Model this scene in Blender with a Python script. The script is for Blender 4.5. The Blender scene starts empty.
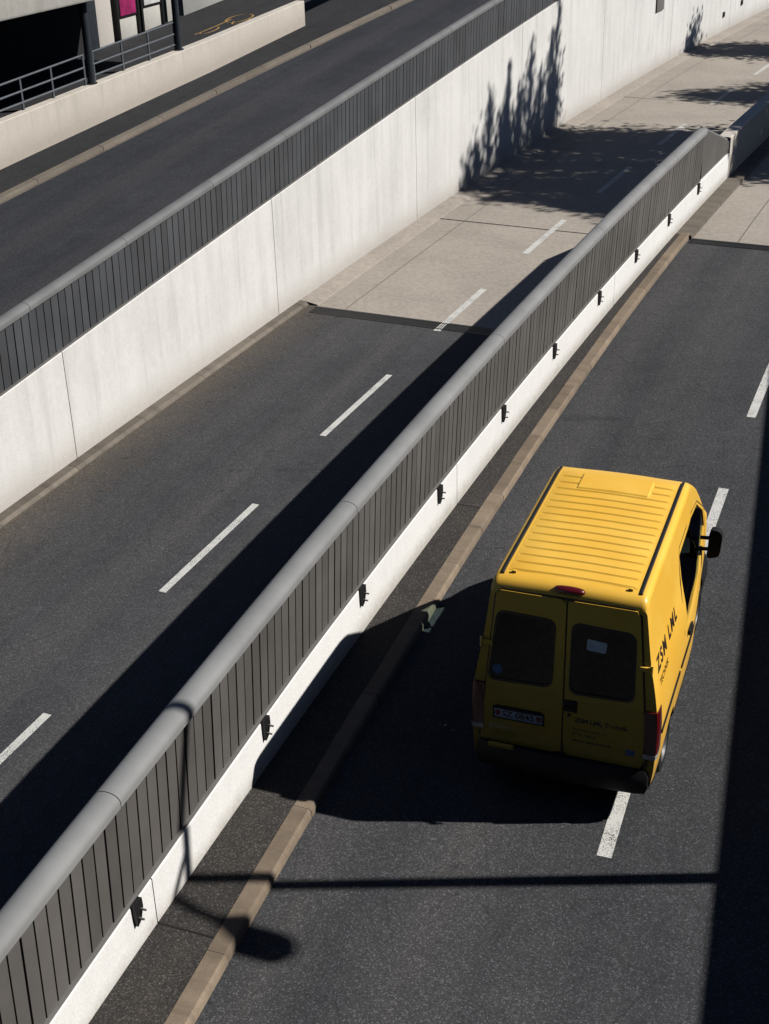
import bpy, bmesh, math, random
from mathutils import Vector, Matrix
random.seed(7)
SC = bpy.context.scene
COL = SC.collection
R_ = math.radians
SUN_AZ, SUN_EL = R_(91.0), R_(41.5)

# ------------------------------------------------------------------ helpers
def tag(o, label=None, cat=None, group=None, kind=None):
    if label: o['label'] = label
    if cat: o['category'] = cat
    if group: o['group'] = group
    if kind: o['kind'] = kind
    return o

def empty(name, loc=(0, 0, 0), rz=0.0, parent=None):
    o = bpy.data.objects.new(name, None)
    COL.objects.link(o)
    o.location = loc
    o.rotation_euler = (0, 0, rz)
    o.empty_display_size = 0.2
    if parent: o.parent = parent
    return o

def finish(me, angle=35):
    bm = bmesh.new(); bm.from_mesh(me)
    lim = math.radians(angle)
    for f in bm.faces: f.smooth = True
    for e in bm.edges:
        if len(e.link_faces) == 2:
            try:
                e.smooth = e.calc_face_angle(0) < lim
            except Exception:
                pass
    bm.to_mesh(me); bm.free()

class MB:
    """collects geometry for ONE mesh object"""
    def __init__(s):
        s.v = []; s.f = []; s.uv = {}
    def add(s, vs, fs, uv=None):
        n = len(s.v); s.v += [tuple(v) for v in vs]
        s.f += [tuple(i + n for i in f) for f in fs]
        if uv:
            for i, q in enumerate(uv): s.uv[n + i] = q
        return s
    def box(s, x0, x1, y0, y1, z0, z1, M=None):
        vs = [Vector(p) for p in ((x0,y0,z0),(x1,y0,z0),(x1,y1,z0),(x0,y1,z0),(x0,y0,z1),(x1,y0,z1),(x1,y1,z1),(x0,y1,z1))]
        if M: vs = [M @ v for v in vs]
        return s.add(vs, [(0,3,2,1),(4,5,6,7),(0,1,5,4),(1,2,6,5),(2,3,7,6),(3,0,4,7)])
    def tube(s, pts, r, n=10, cap=True):
        pts = [Vector(p) for p in pts]; rs = r if isinstance(r, (list, tuple)) else [r]*len(pts)
        vs = []; fs = []
        up = None
        for i, p in enumerate(pts):
            t = (pts[min(i+1, len(pts)-1)] - pts[max(i-1, 0)]).normalized()
            if up is None:
                up = Vector((0,0,1)) if abs(t.z) < .9 else Vector((1,0,0))
            a = t.cross(up).normalized(); b = a.cross(t).normalized(); up = b
            for k in range(n):
                w = 2*math.pi*k/n
                vs.append(p + (a*math.cos(w) + b*math.sin(w))*rs[i])
        for i in range(len(pts)-1):
            for k in range(n):
                k2 = (k+1) % n
                fs.append((i*n+k, i*n+k2, (i+1)*n+k2, (i+1)*n+k))
        if cap:
            fs.append(tuple(range(n-1, -1, -1))); fs.append(tuple((len(pts)-1)*n + k for k in range(n)))
        return s.add(vs, fs)
    def sweep(s, sections, closed=True, caps=True, uvs=None):
        n = len(sections[0]); vs = []; fs = []; uv = []
        for i, sec in enumerate(sections):
            vs += list(sec)
            if uvs: uv += uvs[i]
        m = n if closed else n-1
        for i in range(len(sections)-1):
            for k in range(m):
                k2 = (k+1) % n
                fs.append((i*n+k, i*n+k2, (i+1)*n+k2, (i+1)*n+k))
        if closed and caps:
            fs.append(tuple(range(n-1, -1, -1))); fs.append(tuple((len(sections)-1)*n + k for k in range(n)))
        return s.add(vs, fs, uv or None)
    def build(s, name, mat, parent=None, angle=35, bevel=0.0, smooth=True):
        me = bpy.data.meshes.new(name)
        me.from_pydata(s.v, [], s.f); me.update()
        if s.uv:
            L = me.uv_layers.new(name='UVMap')
            for lp in me.loops: L.data[lp.index].uv = s.uv.get(lp.vertex_index, (0, 0))
        bm = bmesh.new(); bm.from_mesh(me)
        bmesh.ops.recalc_face_normals(bm, faces=bm.faces)
        if bevel:
            es = [e for e in bm.edges if len(e.link_faces) == 2 and e.calc_face_angle(0) > .6]
            bmesh.ops.bevel(bm, geom=es, offset=bevel, segments=2, affect='EDGES', profile=.5, clamp_overlap=True)
        bm.to_mesh(me); bm.free()
        if smooth: finish(me, angle)
        o = bpy.data.objects.new(name, me)
        COL.objects.link(o)
        if mat: me.materials.append(mat)
        if parent: o.parent = parent
        return o

# ------------------------------------------------------------------ materials
def new_mat(name):
    m = bpy.data.materials.new(name); m.use_nodes = True
    nt = m.node_tree; nt.nodes.clear()
    out = nt.nodes.new('ShaderNodeOutputMaterial'); bs = nt.nodes.new('ShaderNodeBsdfPrincipled')
    nt.links.new(bs.outputs[0], out.inputs[0])
    return m, nt, bs, out

class N:
    """tiny node-graph writer"""
    def __init__(s, nt): s.nt = nt
    def n(s, t, **kw):
        x = s.nt.nodes.new(t)
        for k, v in kw.items(): setattr(x, k, v)
        return x
    def link(s, a, b): s.nt.links.new(a, b)
    def coord(s, which='Object'):
        return s.n('ShaderNodeTexCoord').outputs[which]
    def mapping(s, vec, scale=(1,1,1), loc=(0,0,0), rot=(0,0,0)):
        m = s.n('ShaderNodeMapping'); s.link(vec, m.inputs[0])
        m.inputs['Scale'].default_value = scale; m.inputs['Location'].default_value = loc; m.inputs['Rotation'].default_value = rot
        return m.outputs[0]
    def noise(s, vec, scale, detail=4, rough=.6):
        x = s.n('ShaderNodeTexNoise'); s.link(vec, x.inputs['Vector'])
        x.inputs['Scale'].default_value = scale; x.inputs['Detail'].default_value = detail; x.inputs['Roughness'].default_value = rough
        return x.outputs['Fac']
    def voro(s, vec, scale, out='Color'):
        x = s.n('ShaderNodeTexVoronoi'); s.link(vec, x.inputs['Vector']); x.inputs['Scale'].default_value = scale
        return x.outputs[out]
    def ramp(s, fac, stops):
        x = s.n('ShaderNodeValToRGB'); s.link(fac, x.inputs[0])
        cr = x.color_ramp
        while len(cr.elements) < len(stops): cr.elements.new(.5)
        for e, (p, c) in zip(cr.elements, stops):
            e.position = p; e.color = (c, c, c, 1) if isinstance(c, (int, float)) else (*c, 1)
        return x.outputs[0]
    def mix(s, a, b, fac, mode='MIX'):
        x = s.n('ShaderNodeMix', data_type='RGBA', blend_type=mode)
        for sock, v in ((x.inputs[0], fac), (x.inputs[6], a), (x.inputs[7], b)):
            if isinstance(v, (int, float)): sock.default_value = v
            elif isinstance(v, tuple): sock.default_value = (*v, 1) if len(v) == 3 else v
            else: s.link(v, sock)
        return x.outputs[2]
    def math(s, a, b, op):
        x = s.n('ShaderNodeMath', operation=op)
        for sock, v in ((x.inputs[0], a), (x.inputs[1], b)):
            if isinstance(v, (int, float)): sock.default_value = v
            else: s.link(v, sock)
        return x.outputs[0]
    def sep(s, vec):
        x = s.n('ShaderNodeSeparateXYZ'); s.link(vec, x.inputs[0]); return x.outputs
    def bump(s, h, strength, dist, bs):
        x = s.n('ShaderNodeBump'); x.inputs['Strength'].default_value = strength; x.inputs['Distance'].default_value = dist
        s.link(h, x.inputs['Height']); s.link(x.outputs[0], bs.inputs['Normal'])

def simple(name, col, rough=.5, metal=0.0, noise=.15, scale=6.0, coat=0.0, spec=None, island=0.0):
    m, nt, bs, out = new_mat(name); g = N(nt)
    f = g.noise(g.coord(), scale)
    dark = tuple(c*(1-noise) for c in col); lite = tuple(min(1, c*(1+noise)) for c in col)
    cc = g.mix(dark, lite, g.ramp(f, [(.3, 0.0), (.7, 1.0)]))
    if island: cc = g.mix(cc, g.ramp(g.n('ShaderNodeNewGeometry').outputs['Random Per Island'], [(0, 1-island), (1, 1+island)]), 1.0, 'MULTIPLY')
    g.link(cc, bs.inputs['Base Color'])
    bs.inputs['Roughness'].default_value = rough; bs.inputs['Metallic'].default_value = metal
    bs.inputs['Coat Weight'].default_value = coat
    if spec is not None: bs.inputs['Specular IOR Level'].default_value = spec
    return m

def asphalt(name, base, speck=.55, dust=None, tracks=None, warm=(1.03, 1.0, .97)):
    """dust = (d0, d1): dusty strip, tracks = list of (centre d, width): worn wheel paths; d = UV v in metres"""
    m, nt, bs, out = new_mat(name); g = N(nt)
    oc = g.coord()
    big = g.noise(oc, .35, 5, .6); med = g.noise(oc, 2.5, 5, .65)
    uv = g.coord('UV'); uvs = g.sep(uv)
    stre = g.noise(g.mapping(uv, (.12, 2.2, 1)), 1.0, 4, .6)
    c0 = tuple(c*.74 for c in base); c1 = tuple(c*1.28*w for c, w in zip(base, warm))
    f = g.math(g.math(big, .45, 'MULTIPLY'), g.math(g.math(med, .3, 'MULTIPLY'), g.math(stre, .35, 'MULTIPLY'), 'ADD'), 'ADD')
    col = g.mix(c0, c1, g.ramp(f, [(.38, 0.0), (.72, 1.0)]))
    for cd, w in (tracks or []):
        dd = g.math(g.math(uvs[1], cd, 'SUBTRACT'), w, 'DIVIDE')
        k = g.ramp(g.math(dd, dd, 'MULTIPLY'), [(0, .8), (1, 0.0)])
        col = g.mix(col, tuple(c*w_ for c, w_ in zip(base, (1.6, 1.45, 1.3))), g.math(k, stre, 'MULTIPLY'))
    if dust:
        a = g.math(g.math(uvs[1], dust[0], 'SUBTRACT'), dust[1]-dust[0], 'DIVIDE')
        a = g.math(a, g.math(g.math(med, .5, 'SUBTRACT'), .9, 'MULTIPLY'), 'ADD')
        k = g.ramp(a, [(0, .7), (.3, .42), (1.0, 0.0)])
        col = g.mix(col, (.125, .105, .085), k)
    # stones of the surface
    v1 = g.voro(oc, 85); v2 = g.voro(oc, 170)
    sp = g.ramp(g.sep(v1)[0], [(.0, .5), (.5, .85), (.75, 1.15), (.9, 1.9), (1.0, 3.2)])
    sp2 = g.ramp(g.sep(v2)[0], [(.0, .7), (.6, 1.0), (1.0, 1.5)])
    col2 = g.mix(col, sp, 1.0, 'MULTIPLY'); col2 = g.mix(col2, sp2, .8, 'MULTIPLY')
    col = g.mix(col, col2, speck)
    sp_d = g.voro(oc, 1.3, 'Distance'); spc = g.sep(g.voro(oc, 1.3))[0]
    col = g.mix(col, (.26, .25, .23), g.math(g.ramp(sp_d, [(.022, 1.0), (.032, 0.0)]), g.ramp(spc, [(.72, 0.0), (.74, .8)]), 'MULTIPLY'))
    dr = g.noise(oc, 4.5, 3, .7); drm = g.noise(g.mapping(uv, (.25, .9, 1), (3.1, .7, 0)), 1.0, 2)
    col = g.mix(col, tuple(c*.45 for c in base), g.math(g.ramp(dr, [(.60, 0.0), (.70, .7)]), g.ramp(drm, [(.52, 0.0), (.62, 1.0)]), 'MULTIPLY'))
    # tar cracks, patches
    cr = g.n('ShaderNodeTexVoronoi', feature='DISTANCE_TO_EDGE'); g.link(g.mapping(oc, (.22, .22, .22)), cr.inputs['Vector'])
    wob = g.noise(oc, 1.8, 6, .7)
    ck = g.ramp(g.math(cr.outputs['Distance'], g.math(g.math(wob, .5, 'SUBTRACT'), .035, 'MULTIPLY'), 'ADD'), [(0, .45), (.004, .35), (.008, 0.0)])
    col = g.mix(col, tuple(c*.35 for c in base), g.math(ck, .7, 'MULTIPLY'))
    g.link(col, bs.inputs['Base Color'])
    bs.inputs['Roughness'].default_value = .9; bs.inputs['Specular IOR Level'].default_value = .18
    h = g.math(g.sep(v1)[1], g.math(g.sep(v2)[1], .5, 'MULTIPLY'), 'ADD')
    g.bump(h, .35, .006, bs)
    return m

def concrete(name, base, streak=.25, stain=None, rough=.85, dirt=.3, island=0.0, stw=.4):
    m, nt, bs, out = new_mat(name); g = N(nt)
    oc = g.coord(); uv = g.coord('UV'); uvs = g.sep(uv)
    big = g.noise(oc, .5, 6, .65); fine = g.noise(oc, 9, 5, .7); tiny = g.noise(oc, 60, 2, .5)
    st = g.noise(g.mapping(uv, (3.2, .16, 1)), 1.0, 6, .65)
    f = g.math(g.math(big, .4, 'MULTIPLY'), g.math(g.math(fine, .6-stw, 'MULTIPLY'), g.math(st, stw, 'MULTIPLY'), 'ADD'), 'ADD')
    c0 = tuple(c*(1-dirt) for c in base); c1 = tuple(min(.9, c*1.05) for c in base)
    col = g.mix(c0, c1, g.ramp(f, [(.34, 0.0), (.58, 1.0)]))
    if streak:
        k = g.ramp(st, [(.3, 1.0), (.46, 0.0)])
        col = g.mix(col, tuple(c*.62 for c in base), g.math(k, streak, 'MULTIPLY'))
    if stain:   # dirt splash near the ground: v (height) below stain metres, brownish
        a = g.math(g.math(uvs[1], stain[0], 'DIVIDE'), g.math(g.math(fine, st, 'ADD'), .75, 'SUBTRACT'), 'SUBTRACT')
        k = g.ramp(a, [(0, stain[2]), (.5, stain[2]*.4), (1.0, 0.0)])
        col = g.mix(col, stain[1], k)
    pit = g.ramp(g.voro(oc, 14, 'Distance'), [(.0, .0), (.05, .0), (.075, 1.0)])
    pitm = g.ramp(g.noise(oc, 3.1, 2), [(.6, 0.0), (.66, 1.0)])
    col = g.mix(col, tuple(c*.5 for c in base), g.math(g.math(1.0, pit, 'SUBTRACT'), g.math(pitm, .7, 'MULTIPLY'), 'MULTIPLY'))
    col = g.mix(col, g.ramp(tiny, [(.3, .82), (.7, 1.12)]), .6, 'MULTIPLY')
    if island: col = g.mix(col, g.ramp(g.n('ShaderNodeNewGeometry').outputs['Random Per Island'], [(0, 1-island), (1, 1+island)]), 1.0, 'MULTIPLY')
    g.link(col, bs.inputs['Base Color'])
    bs.inputs['Roughness'].default_value = rough; bs.inputs['Specular IOR Level'].default_value = .25
    g.bump(g.math(fine, g.math(tiny, .4, 'MULTIPLY'), 'ADD'), .25, .01, bs)
    return m

M = {}
M['asphalt_right'] = asphalt('right_road_asphalt', (.052, .055, .061), .6, tracks=[(.35, .5), (1.6, .5)])
M['asphalt_left'] = asphalt('left_road_asphalt', (.0545, .0575, .064), .55, dust=(.24, 1.3), tracks=[(1.55, .45), (2.75, .45), (4.3, .5), (6.2, .5)])
M['asphalt_upper'] = asphalt('upper_road_asphalt', (.036, .039, .048), .5, tracks=[(-2.0, .45), (-3.6, .45)])
M['asphalt_walk'] = asphalt('sidewalk_asphalt', (.050, .049, .0495), .7, warm=(1.1,1.0,.9))
M['asphalt_plaza'] = asphalt('plaza_asphalt', (.032, .033, .037), .45)
M['concrete_road'] = concrete('road_concrete', (.395, .355, .312), .06, dirt=.3, stw=.06)
M['concrete_kerb'] = concrete('concrete_kerb_stone', (.175, .152, .128), .4, dirt=.45, island=.15)
M['kerb'] = concrete('kerb_stone', (.235, .185, .138), .5, dirt=.45, island=.16)
M['wall_white'] = concrete('white_concrete', (.70, .695, .685), .3, stain=(.5, (.40, .355, .31), .55), dirt=.19)
M['base_white'] = concrete('white_base_concrete', (.78, .78, .775), .05, stain=(.22, (.42, .39, .35), .75), dirt=.05)
M['parapet'] = concrete('parapet_concrete', (.56, .52, .47), .22, stain=(.5, (.34, .30, .26), .6), dirt=.16)
M['fascia'] = concrete('fascia_concrete', (.50, .49, .46), .3, dirt=.25)
M['slat_warm'] = simple('warm_grey_slat_metal', (.105, .099, .095), .55, .0, .16, 1.2, island=.13)
M['slat_cool'] = simple('cool_grey_slat_metal', (.066, .070, .077), .55, .0, .16, 1.2, island=.14)
M['gap'] = simple('dark_gap', (.006, .006, .006), .9)
M['cap'] = simple('cap_metal', (.215, .22, .225), .7, .0, .12, 1.5, spec=.3)
M['cap_dark'] = simple('dark_cap_metal', (.15, .155, .16), .7, .0, .14, 1.5, spec=.3)
M['seal'] = simple('joint_sealant', (.17, .15, .13), .8)
M['ledge'] = simple('ledge_metal', (.17, .165, .16), .55, .1)
M['dark_metal'] = simple('dark_iron', (.012, .012, .013), .5, .2)
M['rail'] = simple('rail_paint', (.10, .115, .135), .45, .2)
M['pole'] = simple('column_paint', (.035, .042, .052), .4, .2)
M['paint'] = None
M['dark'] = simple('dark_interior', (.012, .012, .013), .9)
M['rubber'] = simple('black_rubber', (.010, .010, .011), .55)
M['plastic'] = simple('dark_grey_plastic', (.012, .0125, .015), .6, spec=.25)
M['yellow'] = None

def road_paint():
    m, nt, bs, out = new_mat('road_paint'); g = N(nt); oc = g.coord()
    w = g.math(g.noise(oc, 75, 2, .6), g.math(g.noise(oc, 3, 3), .35, 'MULTIPLY'), 'ADD')
    k = g.ramp(w, [(.54, 0.0), (.62, 1.0)])
    g.link(g.mix((.10, .10, .098), (.60, .60, .58), k), bs.inputs['Base Color'])
    bs.inputs['Roughness'].default_value = .8
    return m
M['paint'] = road_paint()

def van_paint():
    m, nt, bs, out = new_mat('yellow_van_paint'); g = N(nt); oc = g.coord()
    f = g.noise(oc, 1.6, 5, .6); z = g.sep(oc)[2]
    col = g.mix((.89, .50, .055), (.93, .565, .085), g.ramp(f, [(.35, 0.0), (.65, 1.0)]))
    # road grime that fades out up the sides
    k = g.ramp(g.math(z, g.math(g.math(g.noise(oc, 5, 5, .7), .5, 'SUBTRACT'), .9, 'MULTIPLY'), 'SUBTRACT'), [(.35, .45), (.95, .05), (1.0, 0.04)])
    col = g.mix(col, (.16, .11, .05), k)
    g.link(col, bs.inputs['Base Color'])
    bs.inputs['Roughness'].default_value = .42; bs.inputs['Coat Weight'].default_value = .25; bs.inputs['Coat Roughness'].default_value = .15
    bs.inputs['Specular IOR Level'].default_value = .3
    return m
M['yellow'] = van_paint()

def glass_mat(name, tint, alpha):
    m, nt, bs, out = new_mat(name); g = N(nt)
    tr = g.n('ShaderNodeBsdfTransparent'); tr.inputs[0].default_value = (*tint, 1)
    gl = g.n('ShaderNodeBsdfGlossy'); gl.inputs['Roughness'].default_value = .03
    lw = g.n('ShaderNodeLayerWeight'); lw.inputs[0].default_value = .5
    fr = g.math(g.math(g.math(lw.outputs['Facing'], 4.0, 'POWER'), .75, 'MULTIPLY'), .05, 'ADD')
    mx = g.n('ShaderNodeMixShader'); g.link(fr, mx.inputs[0]); g.link(tr.outputs[0], mx.inputs[1]); g.link(gl.outputs[0], mx.inputs[2])
    g.link(mx.outputs[0], out.inputs[0])
    return m
M['glass'] = glass_mat('clear_green_glass', (.74, .86, .84), 0)
M['glass_dark'] = glass_mat('tinted_dark_glass', (.10, .10, .105), 0)
M['red_lens'] = simple('red_lens', (.085, .004, .006), .25, 0, .2, 8, coat=.5)
M['amber'] = simple('amber_lens', (.55, .20, .01), .3)
M['silver'] = simple('silver_plastic', (.42, .42, .42), .35, .3)
M['rim'] = simple('dull_steel_rim', (.10, .10, .105), .5, .4)
M['white'] = simple('white_paper', (.75, .77, .73), .7)
M['blue'] = simple('blue_sticker', (.07, .17, .33), .5)
M['ink'] = simple('dark_ink', (.012, .010, .009), .6)
M['ink_side'] = simple('brown_ink', (.020, .009, .004), .6)
M['plate'] = simple('plate_white', (.76, .79, .84), .45)
M['red'] = simple('crest_red', (.16, .015, .02), .5)

# ------------------------------------------------------------------ road geometry: plan curves x(y)
CM = (0.0, 2.31280192e-03, 3.40286909e-01, -5.40263160)                    # right face of the median wall
CK = (0.0, 2.69345052e-03, 3.01971227e-01, -4.31520160)                    # kerb edge of the right road
CW = (1.33131494e-05, 1.99571387e-05, 4.26442254e-01, -14.2196390)         # face of the retaining wall
ZL = -1.1                                                                  # level of the left road
def cx(c, y): return ((c[0]*y + c[1])*y + c[2])*y + c[3]
def ds(c, y): return (3*c[0]*y + 2*c[1])*y + c[2]
def pt(c, y, d, z):
    s = ds(c, y); k = 1/math.hypot(1, s)
    return Vector((cx(c, y) + d*k, y - s*d*k, z))
def yr(a, b, step=.6):
    n = max(1, int(round((b-a)/step))); return [a + (b-a)*i/n for i in range(n+1)]
def upz(y): return .0835*y - .87                                           # surface of the climbing upper road
def ribbon(name, c, y0, y1, d0, d1, zf, mat, kind='structure', step=.6, nd=6, parent=None):
    """a sheet that follows a curve; zf(y) is its level; d1 may be a function of y"""
    mb = MB(); secs = []; uvs = []
    for y in yr(y0, y1, step):
        a = d0(y) if callable(d0) else d0; b = d1(y) if callable(d1) else d1
        secs.append([pt(c, y, a + (b-a)*k/nd, zf(y)) for k in range(nd+1)])
        uvs.append([(y*1.05, a + (b-a)*k/nd) for k in range(nd+1)])
    mb.sweep(secs, closed=False, uvs=uvs)
    o = mb.build(name, mat, parent)
    if kind: o['kind'] = kind
    return o
def prism(mb, c, y0, y1, prof, step=.6, zf=None, vz=0):
    """solid swept along a curve; prof = [(d, z)] closed; UV = (along, height)"""
    secs = []; uvs = []
    for y in yr(y0, y1, step):
        b = zf(y) if zf else 0.0
        secs.append([pt(c, y, d, z+b) for d, z in prof]); uvs.append([(y*1.05, z - vz) for d, z in prof])
    mb.sweep(secs, uvs=uvs); return mb

# --- ground far below and around
mb = MB(); mb.add([(-300,-120,-1.6),(300,-120,-1.6),(300,500,-1.6),(-300,500,-1.6)], [(0,1,2,3)])
mb.build('ground', M['asphalt_plaza'])['kind'] = 'structure'

# --- right road
flat0 = lambda y: 0.0
SEAM_R, SEAM_L = 28.95, 28.6
ribbon('right_road', CK, -8, SEAM_R, .0, 7.4, flat0, M['asphalt_right'], nd=16)
def seam_shift(o, c, yend, sl=0): pass
ribbon('right_road_concrete', CK, SEAM_R, 62, lambda y: (cx(CM, y)-cx(CK, y))*.9 - .06, 7.4, lambda y: -.003, M['concrete_road'], nd=10)
ribbon('far_sidewalk', CK, -8, 62, 7.4, 60, lambda y: .12, M['asphalt_plaza'], nd=8)
mb = MB(); prism(mb, CK, -8, 62, [(7.38,-.2),(7.55,-.2),(7.55,.135),(7.38,.125)])
mb.build('far_kerb', M['kerb'])['kind'] = 'structure'
# kerb stones of the median, one by one with thin joints
mb = MB(); y = -8.0; L = .93
while y < SEAM_R - .05:
    e = min(y + L, SEAM_R)
    j = random.uniform(-.004, .004)
    prism(mb, CK, y + .002, e - .002, [(-.17+j,-.15),(.018+j,-.15),(.018+j,.06),(.0+j,.093),(-.012+j,.102),(-.17+j,.106)], .5)
    y = e
mb.build('median_kerb', M['kerb'])['kind'] = 'structure'
ribbon('median_sidewalk', CM, -8, SEAM_R, .0, lambda y: max(.02, (cx(CK, y)-cx(CM, y))*.945 - .165), lambda y: .1, M['asphalt_walk'], nd=4)
mb = MB(); prism(mb, CM, SEAM_R+.01, 31.4, [(.0,-.2),(.36,-.2),(.34,.085),(.0,.10)])
mb.build('concrete_kerb', M['concrete_kerb'])['kind'] = 'structure'
mb = MB(); prism(mb, CM, 31.41, 60, [(.0,-.2),(.36,-.2),(.34,.085),(.0,.10)])
mb.build('concrete_kerb', M['concrete_kerb'])['kind'] = 'structure'

# --- left road
flatL = lambda y: ZL
ribbon('left_road', CW, -2, SEAM_L, .0, 8.2, flatL, M['asphalt_left'], nd=18)
ribbon('left_road_concrete', CW, SEAM_L, 72, .0, 9.0, lambda y: ZL - .003, M['concrete_road'], nd=10)
mb = MB(); y = -2.0
while y < SEAM_L - .05:
    e = min(y + 1.9, SEAM_L)
    prism(mb, CW, y + .004, e - .004, [(.0,ZL-.1),(.225,ZL-.1),(.22,ZL+.02),(.19,ZL+.04),(.165,ZL+.065),(.0,ZL+.075)], .5)
    y = e
mb.build('left_kerb', M['concrete_kerb'])['kind'] = 'structure'
mb = MB(); prism(mb, CW, SEAM_L + .02, 72, [(.0,ZL-.1),(.46,ZL-.1),(.42,ZL+.02),(.22,ZL+.055),(.0,ZL+.075)])
mb.build('left_concrete_kerb', M['concrete_road'])['kind'] = 'structure'
# joints in the concrete slabs (dark sealed lines)
def sealed(name, c, y0, y1, d0, d1, z):
    return ribbon(name, c, y0, y1, d0, d1, lambda y: z, M['seal'], nd=1)
sealed('joint_and_shadow_line', CW, SEAM_L, 72, 1.07, 1.095, ZL + .002)
sealed('joint_and_shadow_line', CK, SEAM_R, 60, 1.02, 1.045, .002)
def cross_line(c, y, d0, d1, w, z, w2=None):
    w2 = w2 or w
    mb = MB(); A = [pt(c, y, d0, z), pt(c, y, d1, z)]
    t = Vector((ds(c, y), 1, 0)).normalized()
    mb.add([A[0]-t*w/2, A[1]-t*w2/2, A[1]+t*w2/2, A[0]+t*w/2], [(0,1,2,3)])
    o = mb.build('joint_and_shadow_line', M['gap'], smooth=False); o['kind'] = 'structure'; return o
for yj in (1.4, 5.3, 9.14, 16.87, 24.6):
    a, b = pt(CM, yj, .0, .1035), pt(CM, yj, max(.05, (cx(CK, yj)-cx(CM, yj))*.945 - .17), .1035)
    mb = MB(); q = Vector((0, .011, 0)); mb.add([a-q, b-q*1.3, b+q*.6, a+q], [(0,1,2,3)]); mb.build('joint_and_shadow_line', M['gap'], smooth=False)['kind'] = 'structure'
cross_line(CW, 34.9, .42, 8.5, .05, ZL + .003, .03)  # tapered dark line standing for a thin cast shadow on the slab
cross_line(CW, 48.9, .42, 8.5, .025, ZL + .003)

# --- painted dashes
def dash(c, y0, y1, d, z, w=.118):
    sh = lambda y: y + ds(c, y)*d/math.hypot(1, ds(c, y))
    y0, y1 = sh(y0), sh(y1)
    o = ribbon('lane_marking', c, y0, y1, d - w/2, d + w/2, lambda y: z + .004, M['paint'], nd=2, step=.3)
    return o
for y0, y1, d in [(11.2,13.95,3.70),(16.76,19.34,3.53),(21.81,24.46,3.42),(26.72,29.21,3.39),(31.62,34.28,3.41),(36.69,39.30,3.46),(41.77,44.39,3.51),(47.05,49.48,3.53),(51.82,54.16,3.61),(56.9,59.3,3.65)]:
    dash(CW, y0, y1, d, ZL, .118 if y0 < 26 else .15)
for y0, y1 in [(4.9,7.4),(9.93,12.5),(14.8,17.30),(19.66,22.2),(24.6,27.1),(29.6,32.1)]:
    dash(CK, y0, y1, 2.83, 0.0, .14)

# --- drains where asphalt meets concrete
def drain(name, c, y, d0, d1, z, w, label):
    r = empty(name, pt(c, y, (d0+d1)/2, z)); inv = Matrix.Translation(-r.location)
    tag(r, label, 'drain', 'trench drains across the roads')
    t = Vector((ds(c, y), 1, 0)).normalized()
    a, b = pt(c, y, d0, z), pt(c, y, d1, z); u = (b-a).normalized(); L = (b-a).length
    def quadbox(mb, s0, s1, t0, t1, h0, h1):
        vs = []
        for h in (h0, h1):
            for s_, t_ in ((s0,t0),(s1,t0),(s1,t1),(s0,t1)):
                p = a + u*s_ + t*t_; p.z = z + h; vs.append(inv @ p)
        mb.add(vs, [(0,3,2,1),(4,5,6,7),(0,1,5,4),(1,2,6,5),(2,3,7,6),(3,0,4,7)])
    m1 = MB(); quadbox(m1, 0, L, -w/2, w/2, -.02, .003); m1.build('channel', M['gap'], r)
    m2 = MB(); quadbox(m2, 0, L, -w/2, -w/2+.03, -.02, .010); quadbox(m2, 0, L, w/2-.03, w/2, -.02, .010)
    m2.build('frame', M['dark_metal'], r)
    m3 = MB(); s_ = .03
    while s_ < L:
        quadbox(m3, s_, s_+.02, -w/2+.03, w/2-.03, -.01, .008); s_ += .05
    m3.build('grate', M['dark_metal'], r)
    return r
drain('trench_drain', CW, SEAM_L - .22, .42, 8.0, ZL, .36, 'dark trench drain across the left road where concrete begins')
drain('trench_drain', CK, SEAM_R - .20, .06, 7.3, 0.0, .30, 'dark trench drain across the right road past the yellow van')

# ------------------------------------------------------------------ slatted barriers
def barrier(root, c, y0, y1, slats_mat, zf, z_lo, z_hi, lean, step_sl, cap_c, cap_r, joints, ledge=True, cap_mat=None, zt=None):
    """vertical metal slats below a half-round cap; every slat pattern is one mesh"""
    gap = .022
    back = MB(); prism(back, c, y0, y1, [(-.24,z_lo+.01),(-.075,z_lo+.01),(-.025,z_hi-.01),(-.20,z_hi-.01)], .6, zf)
    back.build('backing', M['gap'], root)
    mb = MB(); y = y0
    while y < y1 - .02:
        s = 1/math.hypot(1, ds(c, y)); e = min(y + step_sl*s, y1)
        ya, yb = y + gap*s/2, e - gap*s/2; secs = []
        j = random.uniform(-.003, .003)
        for yy in (ya, yb):
            b = zf(yy) if zf else 0; b2 = zt(yy) if zt else b
            secs.append([pt(c, yy, d + j, z + q) for d, z, q in ((-.075,z_lo,b),(-.040,z_lo,b),(-.040+lean,z_hi,b2),(-.075+lean,z_hi,b2))])
        mb.sweep(secs); y = e
    mb.build('slat_panel', slats_mat, root, smooth=False)
    if ledge:
        lg = MB(); prism(lg, c, y0, y1, [(-.26,z_lo-.018),(-.008,z_lo-.018),(-.008,z_lo-.003),(-.26,z_lo-.003)], .6, zf)
        lg.build('ledge', M['ledge'], root)
    prof = []; zc = zt or zf
    cd, cz = cap_c
    for k in range(15):
        w = math.pi*k/14; prof.append((cd + cap_r*math.cos(w), cz + cap_r*.66*math.sin(w)))
    prof += [(cd-cap_r, cz-.05), (cd-cap_r+.02, cz-.06), (cd+cap_r-.03, cz-.06), (cd+cap_r, cz-.05)]
    js = [y0 - .02] + [j for j in joints if y0 < j < y1] + [y1 + .02]
    for a, b in zip(js[:-1], js[1:]):
        m = MB(); prism(m, c, a + .004, b - .004, prof, .5, zc); m.build('cap', cap_mat or M['cap'], root, 40)

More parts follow.
